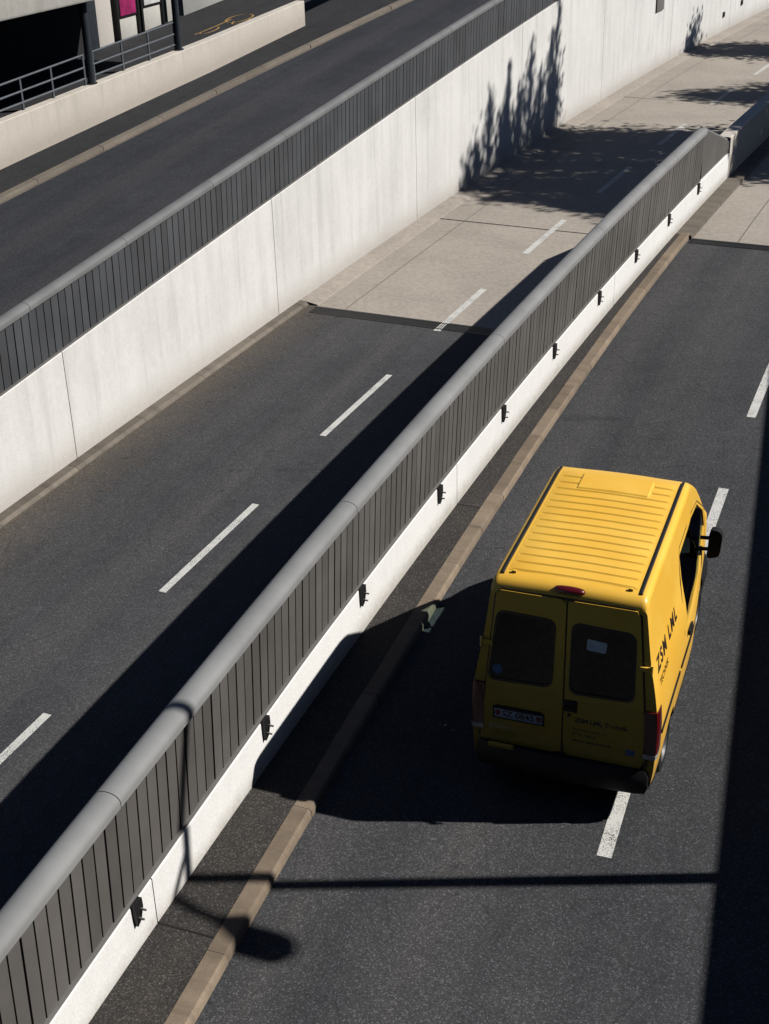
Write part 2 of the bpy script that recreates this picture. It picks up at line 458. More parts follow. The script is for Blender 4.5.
# --- median between the right and the left road
MED_END = 30.85
def mz(y): return -.027*max(0.0, 12.5 - y)          # the barrier dips a little at the near end
root = empty('median_wall', (0, 0, 0))
tag(root, 'median wall with white base, dark vertical slats and a rounded grey cap beside the yellow van', 'wall')
prev = -8.0
for j in [1.41, 9.14, 16.87, 24.59, MED_END + 2.45]:
    m = MB(); prism(m, CM, prev + .006, j - .006, [(-.30,ZL-.3),(.0,ZL-.3),(.0,.692),(-.008,.70),(-.30,.70)], .5, mz, vz=.1)
    m.build('base_wall', M['base_white'], root); prev = j
m = MB(); prism(m, CM, -8, MED_END + 2.4, [(-.28,ZL-.3),(-.03,ZL-.3),(-.03,.68),(-.28,.68)], .6, mz); m.build('core', M['gap'], root)
barrier(root, CM, -8, MED_END, M['slat_warm'], mz, .725, 1.80, .055, .172, (-.072, 1.80), .122, [-.8, 3.9, 8.8, 13.6, 18.6, 23.6, 28.5], zt=lambda y: mz(y)*.55)
# slanted end piece
e0, e1 = MED_END + .06, MED_END + 2.45
m = MB()
vs = []
for d in (-.20, -.03):
    vs += [pt(CM, e0, d, .72), pt(CM, e1, d, .72), pt(CM, e1, d, .98), pt(CM, e0, d, 1.84)]
m.add(vs, [(0,1,2,3),(7,6,5,4),(0,4,5,1),(1,5,6,2),(2,6,7,3),(3,7,4,0)]); m.build('end_panel', M['slat_warm'], root, smooth=False)
m = MB(); m.tube([pt(CM, e0, -.11, 1.85), pt(CM, e1, -.11, 1.0)], .045, 10); m.build('end_rail', M['ledge'], root)
# the ten dark iron brackets under the slats
for y in [3.9, 6.4, 8.86, 11.30, 13.73, 16.21, 18.73, 21.14, 23.62, 25.95, 28.28, 30.60]:
    s = 1/math.hypot(1, ds(CM, y)); m = MB()
    hw = .062
    prof = [(-hw, .70), (hw, .70), (hw*1.1, .60), (hw*.3, .49), (-hw*.7, .46), (-hw*.9, .56)]
    vs = [pt(CM, y + u*s, d, z + .02 + mz(y)) for d in (-.01, .035) for u, z in prof]; n = len(prof)
    m.add(vs, [tuple(range(n-1,-1,-1)), tuple(range(n, 2*n))] + [(k, (k+1)%n, n+(k+1)%n, n+k) for k in range(n)])
    b = m.build('bracket', M['dark_metal'], root, smooth=False)
    m = MB()
    for dy, z in ((.03, .62), (-.015, .555)):
        m.tube([pt(CM, y + dy*s, .0, z + mz(y)), pt(CM, y + dy*s, .085, z + mz(y))], .010, 8)
    m.build('bolt', M['ledge'], b)
# low wall going on under the trees
root = empty('concrete_wall', (0, 0, 0))
tag(root, 'low concrete wall continuing the median in tree shade', 'wall')
prev = MED_END + 2.46
for j in [39, 46.5, 54, 61]:
    m = MB(); prism(m, CM, prev + .006, j - .006, [(-.30,ZL-.3),(.0,ZL-.3),(.0,1.05),(-.02,1.07),(-.30,1.07)], .5, vz=.1); m.build('wall_panel', M['parapet'], root); prev = j

# --- retaining wall of the climbing upper road
root = empty('retaining_wall', (0, 0, 0))
tag(root, 'tall white concrete retaining wall topped by dark slats, between the left road and the upper road', 'wall')
prev = -2.0
for j in [0.0, 7.05, 14.1, 21.05, 27.74, 34.45, 41.2, 47.85, 54.65, 61.5, 68.3, 74]:
    if j > prev:
        m = MB(); secs = []; uvs = []
        for y in yr(prev + .007, j - .007, .5):
            t = upz(y) - .02
            secs.append([pt(CW, y, d, z) for d, z in ((-.32,ZL-.3),(.0,ZL-.3),(.0,ZL+.3),(.0,t-.012),(-.012,t),(-.32,t))])
            uvs.append([(y*1.05, z-ZL) for z in (ZL-.3, ZL-.3, ZL+.3, t-.012, t, t)])
        m.sweep(secs, uvs=uvs); m.build('wall_panel', M['wall_white'], root); prev = j
m = MB(); secs = [[pt(CW, y, d, z) for d, z in ((-.30,ZL-.3),(-.035,ZL-.3),(-.035,upz(y)-.05),(-.30,upz(y)-.05))] for y in yr(-2, 74, .6)]
m.sweep(secs); m.build('core', M['gap'], root)
barrier(root, CW, -2, 62, M['slat_cool'], upz, .005, .98, .035, .197, (-.09, 1.0), .112, [1.6,4.3,7,9.7,12.4,15.1,17.8,20.45,22.99,25.7,28.4,31.1,33.8,36.5,39.2], cap_mat=M['cap_dark'])
def wallbox(name, y, z0, z1, w, mat, dd=.05):
    s = 1/math.hypot(1, ds(CW, y)); m = MB()
    vs = [pt(CW, yy, d, z) for z in (z0, z1) for yy, d in ((y-w*s/2,-.01),(y+w*s/2,-.01),(y+w*s/2,dd),(y-w*s/2,dd))]
    m.add(vs, [(0,3,2,1),(4,5,6,7),(0,1,5,4),(1,2,6,5),(2,3,7,6),(3,0,4,7)])
    return m.build(name, mat, root, bevel=.008)
wallbox('niche_cover', 53.2, 1.0, 2.1, .85, M['ledge'])
wallbox('junction_box', 60.66, ZL+.66, ZL+.86, .2, M['dark_metal'], .05)
wallbox('junction_box', 62.83, ZL+.80, ZL+1.0, .2, M['dark_metal'], .05)

# --- upper road
ribbon('upper_road', CW, -2, 74, lambda y: -5.58 + (y-26.3)*.0575, -.30, lambda y: upz(y) - .03, M['asphalt_upper'], nd=10)
def kd(y): return -5.05 + (y-36)*.05 if y > 30 else -5.05 - .3 - (30-y)*.07 + .0
def kd(y): return -5.51 + (y-26.3)*.0575
ribbon('upper_sidewalk', CW, -2, 74, -6.9, lambda y: kd(y) - .15, lambda y: upz(y) + .07, M['asphalt_plaza'], nd=4)
m = MB(); y = -2.0
while y < 74:
    e = y + 2.1; j = random.uniform(-.01, .01)
    secs = [[pt(CW, yy, kd(yy) + d, upz(yy) + z) for d, z in ((-.15,-.2),(.0+j,-.2),(.0+j,.03),(-.015+j,.055),(-.15,.075))] for yy in yr(y + .008, e - .008, .5)]
    m.sweep(secs); y = e
m.build('upper_kerb', M['concrete_kerb'])['kind'] = 'structure'
ribbon('upper_gutter', CW, -2, 74, lambda y: kd(y) + .005, lambda y: kd(y) + .09, lambda y: upz(y) - .026, M['concrete_kerb'], nd=1)

# --- parapet with railing, plaza, columns, canopy building, boards
def pd(y): return -6.65 + (y-27.67)*.07 if y < 35 else -6.65 + 7.33*.07 + (y-35)*.018
def ptop(y): return upz(y) + 1.02 - (y-28)*.0225
P_END = 39.65
root = empty('parapet_wall', (0, 0, 0))
tag(root, 'cream concrete parapet along the upper sidewalk, ending in a square end', 'wall')
m = MB(); secs = []; uvs = []
for y in yr(8, P_END, .5):
    b = upz(y) - .3; t = ptop(y)
    secs.append([pt(CW, y, pd(y) + d, z) for d, z in ((-.26,b),(.0,b),(.0,b+.5),(.0,t-.012),(-.012,t),(-.25,t))])
    uvs.append([(y*1.05, z - b - .36) for z in (b, b, b+.5, t-.012, t, t)])
m.sweep(secs, uvs=uvs); m.build('wall_body', M['parapet'], root)
PZ = 2.55                                     # level of the plaza behind
def plz(y): return upz(y) + .42
ribbon('plaza', CW, 8, 74, -30, lambda y: pd(y) - .26 if y < P_END else -6.85, lambda y: (plz(y) if y < 37 else plz(37) + (upz(y)-upz(37))*.8 - .0), M['asphalt_plaza'], nd=10)

root = empty('railing', (0, 0, 0))
tag(root, 'grey three-bar metal railing standing along the cream parapet under the canopy', 'railing')
RD = -.20
def rp(y, h): return pt(CW, y, pd(y) + RD, upz(y) + h)
for lo, hi in ((14.0, 30.80), (31.08, 34.05)):
    for h0, h1 in ((1.70, 1.56), (1.42, 1.28), (1.18, 1.025)):
        f = lambda y: rp(y, h0 + (h1-h0)*(y-28.2)/5.8)
        m = MB(); m.tube([f(y) for y in yr(lo, hi, .8)], .024, 8); m.build('rail', M['rail'], root)
    ys = [lo + .0, hi] if hi > 33 else []
    ys = [31.10, 32.09, 33.04, 34.02] if hi > 33 else [30.78, 29.74, 28.80, 27.8, 26.2, 25.2, 24.2, 23.2, 22.2, 21.2, 20.2, 19.2, 18.2, 17.2, 16.2, 15.2, 14.1]
    for y in ys:
        top = 1.70 - .14*(y-28.2)/5.8
        m = MB(); p0, p1 = rp(y, ptop(y)-upz(y)-.05), rp(y, top); m.box(-.028,.028,-.014,.014,0,(p1-p0).z, Matrix.Translation(p0) @ Matrix.Rotation(-math.atan(ds(CW,y)) ,4,'Z') @ Matrix.Rotation(R_(90),4,'Z'))
        m.build('post', M['rail'], root)
def column(y, top, label):
    p = pt(CW, y, pd(y) - .16, ptop(y) - .5)
    r = empty('column', p); tag(r, label, 'column', 'columns under the canopy')
    m = MB(); m.tube([(0,0,0),(0,0,top - p.z)], .09, 24); m.build('shaft', M['pole'], r)
    m = MB(); m.tube([(0,0,.50),(0,0,.52)], .13, 24); m.build('base_plate', M['pole'], r)
CAN = upz(30.76) + 2.85
column(30.94, CAN + .03, 'dark round steel column at the open dark bay, left of the white pillar')
column(34.09, CAN + .03, 'dark round steel column nearest the square end of the parapet')
root = empty('canopy_building', (0, 0, 0))
tag(root, 'concrete canopy building over a dark open bay behind the railing', 'building')
m = MB(); secs = []; uvs = []
for y in yr(8, 35.2, .6):
    d0 = pd(y) + .22
    secs.append([pt(CW, y, d, z) for d, z in ((-22,CAN),(d0,CAN),(d0+.03,CAN+.05),(d0+.03,CAN+2.6),(-22,CAN+2.6))])
    uvs.append([(y*1.05, z) for z in (CAN, CAN, CAN+.05, CAN+2.6, CAN+2.6)])
m.sweep(secs, uvs=uvs); m.build('roof', M['fascia'], root)
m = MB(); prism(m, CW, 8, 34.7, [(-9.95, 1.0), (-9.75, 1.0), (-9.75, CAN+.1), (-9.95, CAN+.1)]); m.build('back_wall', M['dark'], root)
# pillar and boards at the back of the plaza
BD = -9.75
def board_pt(y, d, h): return pt(CW, y, d, upz(y) + h)
def slab(mb, y0, y1, d0, d1, z0, z1):
    vs = [pt(CW, y, d, z) for z in (z0, z1) for y, d in ((y0,d0),(y0,d1),(y1,d1),(y1,d0))]
    mb.add(vs, [(0,3,2,1),(4,5,6,7),(0,1,5,4),(1,2,6,5),(2,3,7,6),(3,0,4,7)])
def post(y, w, label, mat, d=BD, group=None, name='post', z1=4.4):
    m = MB(); slab(m, y, y + w, d-.12, d+.12, upz(y)+.3, z1); return tag(m.build(name, mat, bevel=.01), label, name.split('_')[-1], group)
m = MB(); slab(m, 35.22, 35.84, BD-.3, BD+.05, upz(35)+.2, 5.4)
tag(m.build('white_pillar', M['wall_white'], bevel=.015), 'white concrete pillar left of the magenta poster', 'pillar')
m = MB(); slab(m, 34.80, 35.18, BD-.3, BD+.08, upz(35)+.2, 5.4)
tag(m.build('dark_pillar', M['pole'], bevel=.015), 'dark metal pillar edging the white concrete pillar', 'pillar')
def ad_board(y0, y1, lo, mat, label, group='poster boards at the back of the plaza'):
    r = empty('poster_board', board_pt(y0, BD, .4)); tag(r, label, 'poster board', group); off = Matrix.Translation(-r.location)
    def put(nm, mt, *a, **k):
        mb = MB(); slab(mb, *a); mb.v = [tuple(off @ Vector(v)) for v in mb.v]; return mb.build(nm, mt, r, bevel=.006)
    z = upz((y0+y1)/2)
    put('plinth', M['fascia'], y0+.05, y1-.05, BD-.1, BD+.1, z+.3, z+lo-.02)
    put('frame', M['dark_metal'], y0, y1, BD-.12, BD+.13, z+lo-.06, z+lo+1.9)
    put('poster', mat, y0+.07, y1-.07, BD+.12, BD+.145, z+lo, z+lo+1.82)
    for yy in (y0-.08, y1): put('side_post', M['dark_metal'], yy, yy+.08, BD-.14, BD+.15, z+.3, z+2.9)
    return r, off, z
M['magenta'] = simple('magenta_poster', (.33, .02, .12), .5, 0, .5, 1.6)
M['poster_white'] = simple('white_poster', (.66, .66, .66), .5)
rb, off, zz = ad_board(36.02, 36.82, 1.04, M['magenta'], 'poster board with a magenta poster, right of the white pillar')
ad_board(37.06, 37.90, 1.07, M['poster_white'], 'poster board with a white poster, beside the magenta one')
M['panel_pale'] = concrete('pale_panel', (.36,.36,.35), .3, dirt=.3)
for k, (a, b, t, mt) in enumerate([(38.14, 38.62, 'grey concrete panel between the white poster and the right-hand column', M['fascia']), (38.90, 41.2, 'pale concrete panel right of the columns at the back of the plaza', M['panel_pale'])]):
    m = MB(); slab(m, a, b, BD-.1, BD+.12, upz(a)+.2, upz(a)+2.6); tag(m.build('concrete_panel', mt, bevel=.01), t, 'panel')
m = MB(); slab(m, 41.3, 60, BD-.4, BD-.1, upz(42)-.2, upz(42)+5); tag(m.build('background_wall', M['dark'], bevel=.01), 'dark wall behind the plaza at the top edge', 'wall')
# yellow spray mark on the plaza
M['spray'] = simple('yellow_spray', (.30, .19, .06), .8, 0, .5, 9)
m = MB()
def loop(cy, cd, ry, rd, n=22, a0=0, a1=6.0, w=.026):
    sec = []
    for k in range(n+1):
        t = a0 + (a1-a0)*k/n; y = cy + ry*math.cos(t); d = cd + rd*math.sin(t)
        z = (plz(y) if y < 37 else plz(37) + (upz(y)-upz(37))*.8) + .006
        sec.append([pt(CW, y, d - w, z), pt(CW, y + .02, d + w, z)])
    m.sweep(sec, closed=False)
loop(38.9, -7.75, .5, .32); loop(38.6, -7.5, .35, .18, a1=4.5); loop(37.5, -7.8, .38, .16, a1=4); loop(37.9, -7.95, .9, .05, a0=.2, a1=3.0)
m.build('ground_marking', M['spray'], smooth=False)['kind'] = 'structure'

# ------------------------------------------------------------------ yellow van
VX, VY, VPSI = 1.635249809973462, 10.72182015379739, 0.36196683
van = empty('delivery_van', (VX, VY, 0), -VPSI)
tag(van, 'yellow panel van with ribbed roof and twin rear doors driving on the right road', 'van')
PROF = [(.30,.83),(.42,.875),(.55,.895),(.80,.905),(1.05,.905),(1.3,.885),(1.5,.855),(1.75,.805),(2.0,.772),(2.2,.748),(2.34,.728),(2.6,.69)]
def xs(z):
    if z <= PROF[0][0]: return PROF[0][1]
    for (a, b), (c, d) in zip(PROF[:-1], PROF[1:]):
        if z <= c: return b + (d-b)*(z-a)/(c-a)
    return PROF[-1][1]
def lerp(tab, y):
    if y <= tab[0][0]: return tab[0][1]
    for (a, b), (c, d) in zip(tab[:-1], tab[1:]):
        if y <= c: return b + (d-b)*(y-a)/(c-a)
    return tab[-1][1]
TOP = [(0,2.36),(.03,2.415),(.08,2.445),(.16,2.458),(.3,2.462),(2.25,2.468),(2.36,2.458),(2.45,2.44),(2.56,2.385),(3.0,2.14),(3.4,1.84),(3.78,1.48),(3.86,1.40),(4.12,1.29),(4.32,1.13),(4.40,.96),(4.45,.75)]
WID = [(0,.985),(.05,.995),(.12,1.0),(2.2,1.0),(2.6,.965),(3.2,.905),(3.6,.86),(4.0,.83),(4.3,.77),(4.45,.69)]
STN = [0,.015,.03,.055,.08,.12,.16,.3,.6,1.0,1.4,1.8,2.1,2.25,2.3,2.36,2.405,2.45,2.50,2.56,2.75,3.0,3.2,3.4,3.6,3.78,3.82,3.86,3.95,4.04,4.12,4.22,4.32,4.36,4.40,4.43,4.45]
def section(y, inset=0.0, bot=.30):
    T = lerp(TOP, y) - inset; w = lerp(WID, y)
    sh = T - .085
    zs = [bot + inset + (sh - bot - inset)*k/14 for k in range(15)]
    right = [(xs(z)*w - inset, z) for z in zs]
    xe = right[-1][0]; n = 7
    for k in range(1, n+1):
        a = math.pi/2*k/n
        right.append((xe - .07*(1-math.cos(a)), sh + .072*math.sin(a)))
    x_in = xe - .07
    right += [(x_in*.66, T - .009), (x_in*.33, T - .002)]
    pts = [(0, bot + inset)] + right + [(0, T)] + [(-x, z) for x, z in reversed(right)]
    return [Vector((x, y, z)) for x, z in pts]
m = MB()
m.sweep([section(y) for y in STN])
inner = [section(min(max(y, .035), 4.36), .035) for y in STN if .03 < y < 4.36]
n_out = len(m.f)
m.sweep([list(reversed(s)) for s in inner])
me = bpy.data.meshes.new('body'); me.from_pydata(m.v, [], m.f); me.update()
bm = bmesh.new(); bm.from_mesh(me); bmesh.ops.recalc_face_normals(bm, faces=bm.faces); bm.faces.ensure_lookup_table()
bmesh.ops.reverse_faces(bm, faces=[bm.faces[i] for i in range(n_out, len(bm.faces))]); bm.to_mesh(me); bm.free()
for p_ in me.polygons: p_.material_index = 0 if p_.index < n_out else 1
me.materials.append(M['yellow']); me.materials.append(M['dark'])
body = bpy.data.objects.new('body', me); COL.objects.link(body)
def rrect(pts, r, n=8):
    """rounded polygon from corner points (2-D)"""
    out = []; N_ = len(pts)
    for i in range(N_):
        p = Vector(pts[i]); a = (Vector(pts[i-1]) - p); b = (Vector(pts[(i+1) % N_]) - p)
        ra = min(r, a.length*.45, b.length*.45); a.normalize(); b.normalize()
        for k in range(n+1):
            t = k/n; q0 = p + a*ra; q1 = p + b*ra
            out.append(((q0*(1-t) + p*t)*(1-t) + (p*(1-t) + q1*t)*t))
    return out
def cutter(poly, axis, a0, a1):
    mb = MB(); n = len(poly)
    P = lambda q, a: (a, q[0], q[1]) if axis == 'x' else (q[0], a, q[1])
    mb.add([P(q, a0) for q in poly] + [P(q, a1) for q in poly], [tuple(range(n-1,-1,-1)), tuple(range(n,2*n))] + [(k,(k+1)%n,n+(k+1)%n,n+k) for k in range(n)])
    return mb.build('cutter', None, smooth=False)
SIDE_WIN = rrect([(1.55,2.07),(2.30,2.10),(2.98,1.92),(3.56,1.555),(3.62,1.33),(1.68,1.17)], .04)
DOOR_L = [(-.815,.60),(-.008,.60),(-.008,2.33),(-.662,2.33)]
WIN_L = rrect([(-.735,1.33),(-.125,1.36),(-.115,2.085),(-.645,2.105)], .09)
def flip(poly): return [Vector((-q[0], q[1])) for q in reversed(poly)]
WIN_R = flip(rrect([(-.655,1.35),(-.055,1.33),(-.06,2.10),(-.635,2.08)], .09))
WIN_L = rrect([(-.735,1.33),(-.125,1.355),(-.105,2.09),(-.65,2.105)], .09)
cuts = [cutter(SIDE_WIN, 'x', -1.5, 1.5), cutter(WIN_L, 'y', -.3, .2), cutter(WIN_R, 'y', -.3, .2)]
WS = [(2.64,2.20),(3.30,1.50),(3.36,1.60),(2.76,2.36),(2.68,2.36)]
mbw = MB(); n = 5
WSC = [(2.62,2.10),(3.27,1.47),(3.50,1.60),(2.78,2.42),(2.615,2.42)]
WSC = [(2.84,2.10),(2.96,2.02),(3.36,1.72),(3.66,1.43),(3.82,1.58),(3.46,1.94),(3.04,2.26),(2.92,2.32)]
cuts.append(cutter(WSC, 'x', -.70, .70))
for ya in (.85, 3.42):
    for sgn in (-1, 1):
        poly = [Vector((ya + .37*math.cos(2*math.pi*k/28), .31 + .37*math.sin(2*math.pi*k/28))) for k in range(28)]
        cuts.append(cutter(poly, 'x', .62*sgn, 1.3*sgn))
for c in cuts:
    md = body.modifiers.new('cut', 'BOOLEAN'); md.operation = 'DIFFERENCE'; md.solver = 'EXACT'; md.object = c
dg = bpy.context.evaluated_depsgraph_get(); dg.update()
me2 = bpy.data.meshes.new_from_object(body.evaluated_get(dg))
body.modifiers.clear(); body.data = me2; body.name = 'body'
for c in cuts: bpy.data.objects.remove(c, do_unlink=True)
finish(me2, 38); body.parent = van

def ring_plate(name, outer, inner, y0, y1, mat, parent, axis='y'):
    """flat plate with a hole: outer and inner loops are resampled by angle"""
    def resample(poly, n=72):
        c = sum((Vector(p) for p in inner), Vector((0,0)))/len(inner); out = []
        for k in range(n):
            a = 2*math.pi*k/n; d = Vector((math.cos(a), math.sin(a))); best = None
            for i in range(len(poly)):
                p, q = Vector(poly[i]) - c, Vector(poly[(i+1) % len(poly)]) - c; e = q - p
                den = d.x*e.y - d.y*e.x
                if abs(den) < 1e-9: continue
                t = (p.x*e.y - p.y*e.x)/den; u = (p.x*d.y - p.y*d.x)/den
                if t > 0 and -1e-6 <= u <= 1+1e-6 and (best is None or t > best): best = t
            out.append(c + d*best)
        return out
    A, B = resample(outer), resample(inner); n = len(A)
    mb = MB()
    vs = [(p.x, y, p.y) for y in (y0, y1) for L_ in (A, B) for p in L_]
    fs = []
    for k in range(n):
        j = (k+1) % n
        fs += [(k, j, n+j, n+k), (2*n+k, 3*n+k, 3*n+j, 2*n+j), (k, 2*n+k, 2*n+j, j), (n+k, n+j, 3*n+j, 3*n+k)]
    mb.add(vs, fs); return mb.build(name, mat, parent, 30)
def flat_poly(name, poly, y0, y1, mat, parent, bevel=0):
    n = len(poly); mb = MB()
    mb.add([(q[0], y0, q[1]) for q in poly] + [(q[0], y1, q[1]) for q in poly], [tuple(range(n-1,-1,-1)), tuple(range(n,2*n))] + [(k,(k+1)%n,n+(k+1)%n,n+k) for k in range(n)])
    return mb.build(name, mat, parent, 30, bevel)
def grow(poly, k):
    c = sum((Vector(p) for p in poly), Vector((0,0)))/len(poly)
    return [Vector(p) + (Vector(p)-c).normalized()*k for p in poly]
doors = []
for win, dpts in ((WIN_L, DOOR_L), (WIN_R, [(-x, z) for x, z in reversed(DOOR_L)])):
    dp = rrect(dpts, .035, 4)
    d = ring_plate('rear_door', dp, grow(win, .012), -.016, .012, M['yellow'], van); doors.append(d)
    w = ring_plate('window', grow(win, .016), grow(win, -.016), -.020, -.005, M['rubber'], d)
    flat_poly('pane', grow(win, -.005), -.012, -.008, M['glass_dark'], w)
# swage lines pressed into the doors
for d, sg in zip(doors, (-1, 1)):
    mb = MB(); mb.box(min(.06*sg,.74*sg), max(.06*sg,.74*sg), -.021, -.014, 1.255, 1.268); mb.build('swage', M['yellow'], d, bevel=.003)
# dark gaps round the doors
mb = MB(); mb.box(-.006,.006,-.006,.001,.6,2.34); mb.build('door_gap', M['rubber'], van)
mb = MB(); mb.add([(x, -.004, z) for x, z in ((-.829,.585),(.829,.585),(.674,2.345),(-.674,2.345))] + [(x, .004, z) for x, z in ((-.829,.585),(.829,.585),(.674,2.345),(-.674,2.345))], [(0,1,2,3),(7,6,5,4),(0,4,5,1),(1,5,6,2),(2,6,7,3),(3,7,4,0)])
g_ = ring_plate('door_seal', [(-.832,.583),(.832,.583),(.676,2.348),(-.676,2.348)], [(-.80,.61),(.80,.61),(.655,2.32),(-.655,2.32)], -.005, .004, M['rubber'], van)
# hinges
for sg in (-1, 1):
    for z in (1.74,):
        x = xs(z)*.985
        mb = MB(); mb.box(min(sg*(x-.10),sg*(x+.012)), max(sg*(x-.10),sg*(x+.012)), -.034, -.012, z-.022, z+.022); mb.tube([(sg*(x+.008),-.025,z-.05),(sg*(x+.008),-.025,z+.05)], .014, 8)
        mb.build('hinge', M['yellow'], van)
# handle, plate and its lamp bar
mb = MB(); mb.box(.0,.135,-.026,-.012,1.115,1.245); mb.box(.02,.115,-.040,-.024,1.15,1.18); mb.build('handle', M['plastic'], doors[1], bevel=.006)
pl = MB(); pl.box(-.665,-.195,-.030,-.018,.905,1.005); pl = pl.build('number_plate', M['plate'], doors[0], bevel=.003)
PLT = Matrix.Translation((-.43,-.030,.955)) @ Matrix.Rotation(R_(-0.0),4,'Y')
mb = MB(); mb.box(-.66,-.20,-.045,-.014,1.012,1.04); mb.build('plate_lamp', M['plastic'], doors[0], bevel=.004)
mb = MB(); mb.box(-.685,-.175,-.0205,-.0165,.885,1.025); mb.build('plate_frame', M['plastic'], doors[0])

def text_mesh(name, body_txt, size, fn, mat, parent, align='LEFT', bold=0.0, space=1.0):
    cu = bpy.data.curves.new('txt', 'FONT'); cu.body = body_txt; cu.size = size; cu.align_x = align; cu.align_y = 'CENTER'; cu.offset = bold; cu.space_character = space
    t = bpy.data.objects.new('txt', cu); COL.objects.link(t)
    g = bpy.context.evaluated_depsgraph_get(); g.update()
    me = bpy.data.meshes.new_from_object(t.evaluated_get(g)); bpy.data.objects.remove(t, do_unlink=True)
    for v in me.vertices: v.co = fn(v.co)
    me.materials.clear(); me.materials.append(mat); me.name = name
    o = bpy.data.objects.new(name, me); COL.objects.link(o); o.parent = parent
    return o
def rear(x, z, y): return lambda c: Vector((x + c.x, y, z + c.y))
text_mesh('plate_text', 'SZ 0845', .092, rear(-.43,.955,-.0315), M['ink'], pl, 'CENTER', .002, 1.02)
def shield(cx_, nm, mt):
    poly = [Vector((cx_+x, .955+z)) for x, z in ((-.026,.033),(.026,.033),(.026,-.005),(.0,-.035),(-.026,-.005))]
    return flat_poly(nm, poly, -.0325, -.0305, mt, pl)
shield(-.632, 'crest', M['red']); shield(-.228, 'crest', M['red'])
T_R = -.0175
text_mesh('lettering', 'ZSM LML Technik', .068, rear(.115, 1.03, T_R), M['ink'], doors[1], bold=.0022)
text_mesh('lettering', 'Steinenstrasse 11', .047, rear(.10, .925, T_R), M['ink'], doors[1])
text_mesh('lettering', '8750 Glarus', .047, rear(.10, .865, T_R), M['ink'], doors[1])
text_mesh('lettering', 'www.zsm-lml.ch', .056, rear(.10, .795, T_R), M['ink'], doors[1], bold=.001)
text_mesh('lettering', 'Ducato', .065, rear(-.72, .785, T_R), M['silver'], doors[0])
mb = MB(); mb.box(.615,.70,-.020,-.016,.735,.80); mb.build('emblem', M['blue'], doors[1], bevel=.002)
mb = MB(); mb.box(.045,.075,-.020,-.016,1.06,1.09); mb.build('lock', M['plastic'], doors[1])
# stickers behind the rear panes
flat_poly('sticker', rrect([(.195,1.835),(.375,1.825),(.385,1.94),(.20,1.955)], .02), -.0150, -.0135, M['white'], doors[1])
flat_poly('sticker', [Vector((-.645 + .05*math.cos(k*.3), 1.455 + .055*math.sin(k*.3))) for k in range(21)], -.0150, -.0135, M['blue'], doors[0])
# tail lamps wrap the corners
for sg in (-1, 1):
    mb = MB(); secs = []
    for z in [.79,.84,.95,1.06,1.17,1.24,1.27]:
        x = xs(z)*.985; sh = 0 if z < 1.24 else (z-1.24)*.6
        loop_ = [(x-.115+sh,.02),(x-.115+sh,-.022),(x-.03,-.030),(x+.004,-.018),(x+.017,.02),(x+.019,.10-sh),(x+.017,.16-sh),(x-.02,.16-sh)]
        secs.append([Vector((sg*a, b, z)) for a, b in loop_])
    mb.sweep(secs); tl = mb.build('taillight', M['red_lens'], van, 40)
    mb = MB(); secs = []
    for z in (.735, .787):
        x = xs(z)*.985; secs.append([Vector((sg*a, b, z)) for a, b in ((x-.115,.02),(x-.115,-.022),(x-.03,-.031),(x+.004,-.019),(x+.018,.02),(x+.018,.14),(x-.02,.14))])
    mb.sweep(secs); mb.build('reverse_lens', M['silver'], tl, 40)
# third brake lamp on the roof edge
mb = MB()
secs = []
for k in range(13):
    t = -1 + 2*k/12; h = math.sqrt(max(0, 1-t**2))
    c0 = Vector((.005 + t*.150, .02, 2.415)); hh = .038*max(.12, h**.6); dd = .050*max(.2, h**.6)
    secs.append([c0 + Vector((0, dd*math.cos(a), hh*math.sin(a))) for a in [2*math.pi*i/12 for i in range(12)]])
mb.sweep(secs); mb.build('brake_light', M['red_lens'], van, 60)
# bumpers
def bumper(name, y, sgy, z0, z1, z2, hw):
    mb = MB(); secs = []
    path = [(-hw-.02, y - sgy*.55), (-hw-.015, y - sgy*.1), (-hw+.02, y + sgy*.03), (-hw+.12, y + sgy*.085), (-.35, y + sgy*.11), (0, y + sgy*.115)]
    path = path + [(-a, b) for a, b in reversed(path[:-1])]
    for a, b in path:
        n = Vector((a*.25, sgy, 0)); n = Vector((1 if a > 0 else -1, 0, 0)) if abs(a) > hw - .05 else Vector((0, sgy, 0))
        p = Vector((a, b, 0))
        secs.append([p + Vector((0,0,z0)) - n*.03, p + Vector((0,0,z0+.05)), p + Vector((0,0,z1)), p + Vector((0,0,z2)) - n*.035, p + Vector((0,0,z2)) - n*.14, p + Vector((0,0,z0)) - n*.14])
    mb.sweep(secs); return mb.build(name, M['plastic'], van, 40)
bumper('rear_bumper', 0.0, -1, .33, .52, .605, .86)
bumper('front_bumper', 4.34, 1, .28, .50, .60, .76)
mb = MB(); mb.box(-.70,-.45,-.13,-.10,.612,.66); mb.build('step', M['yellow'], van, bevel=.006)
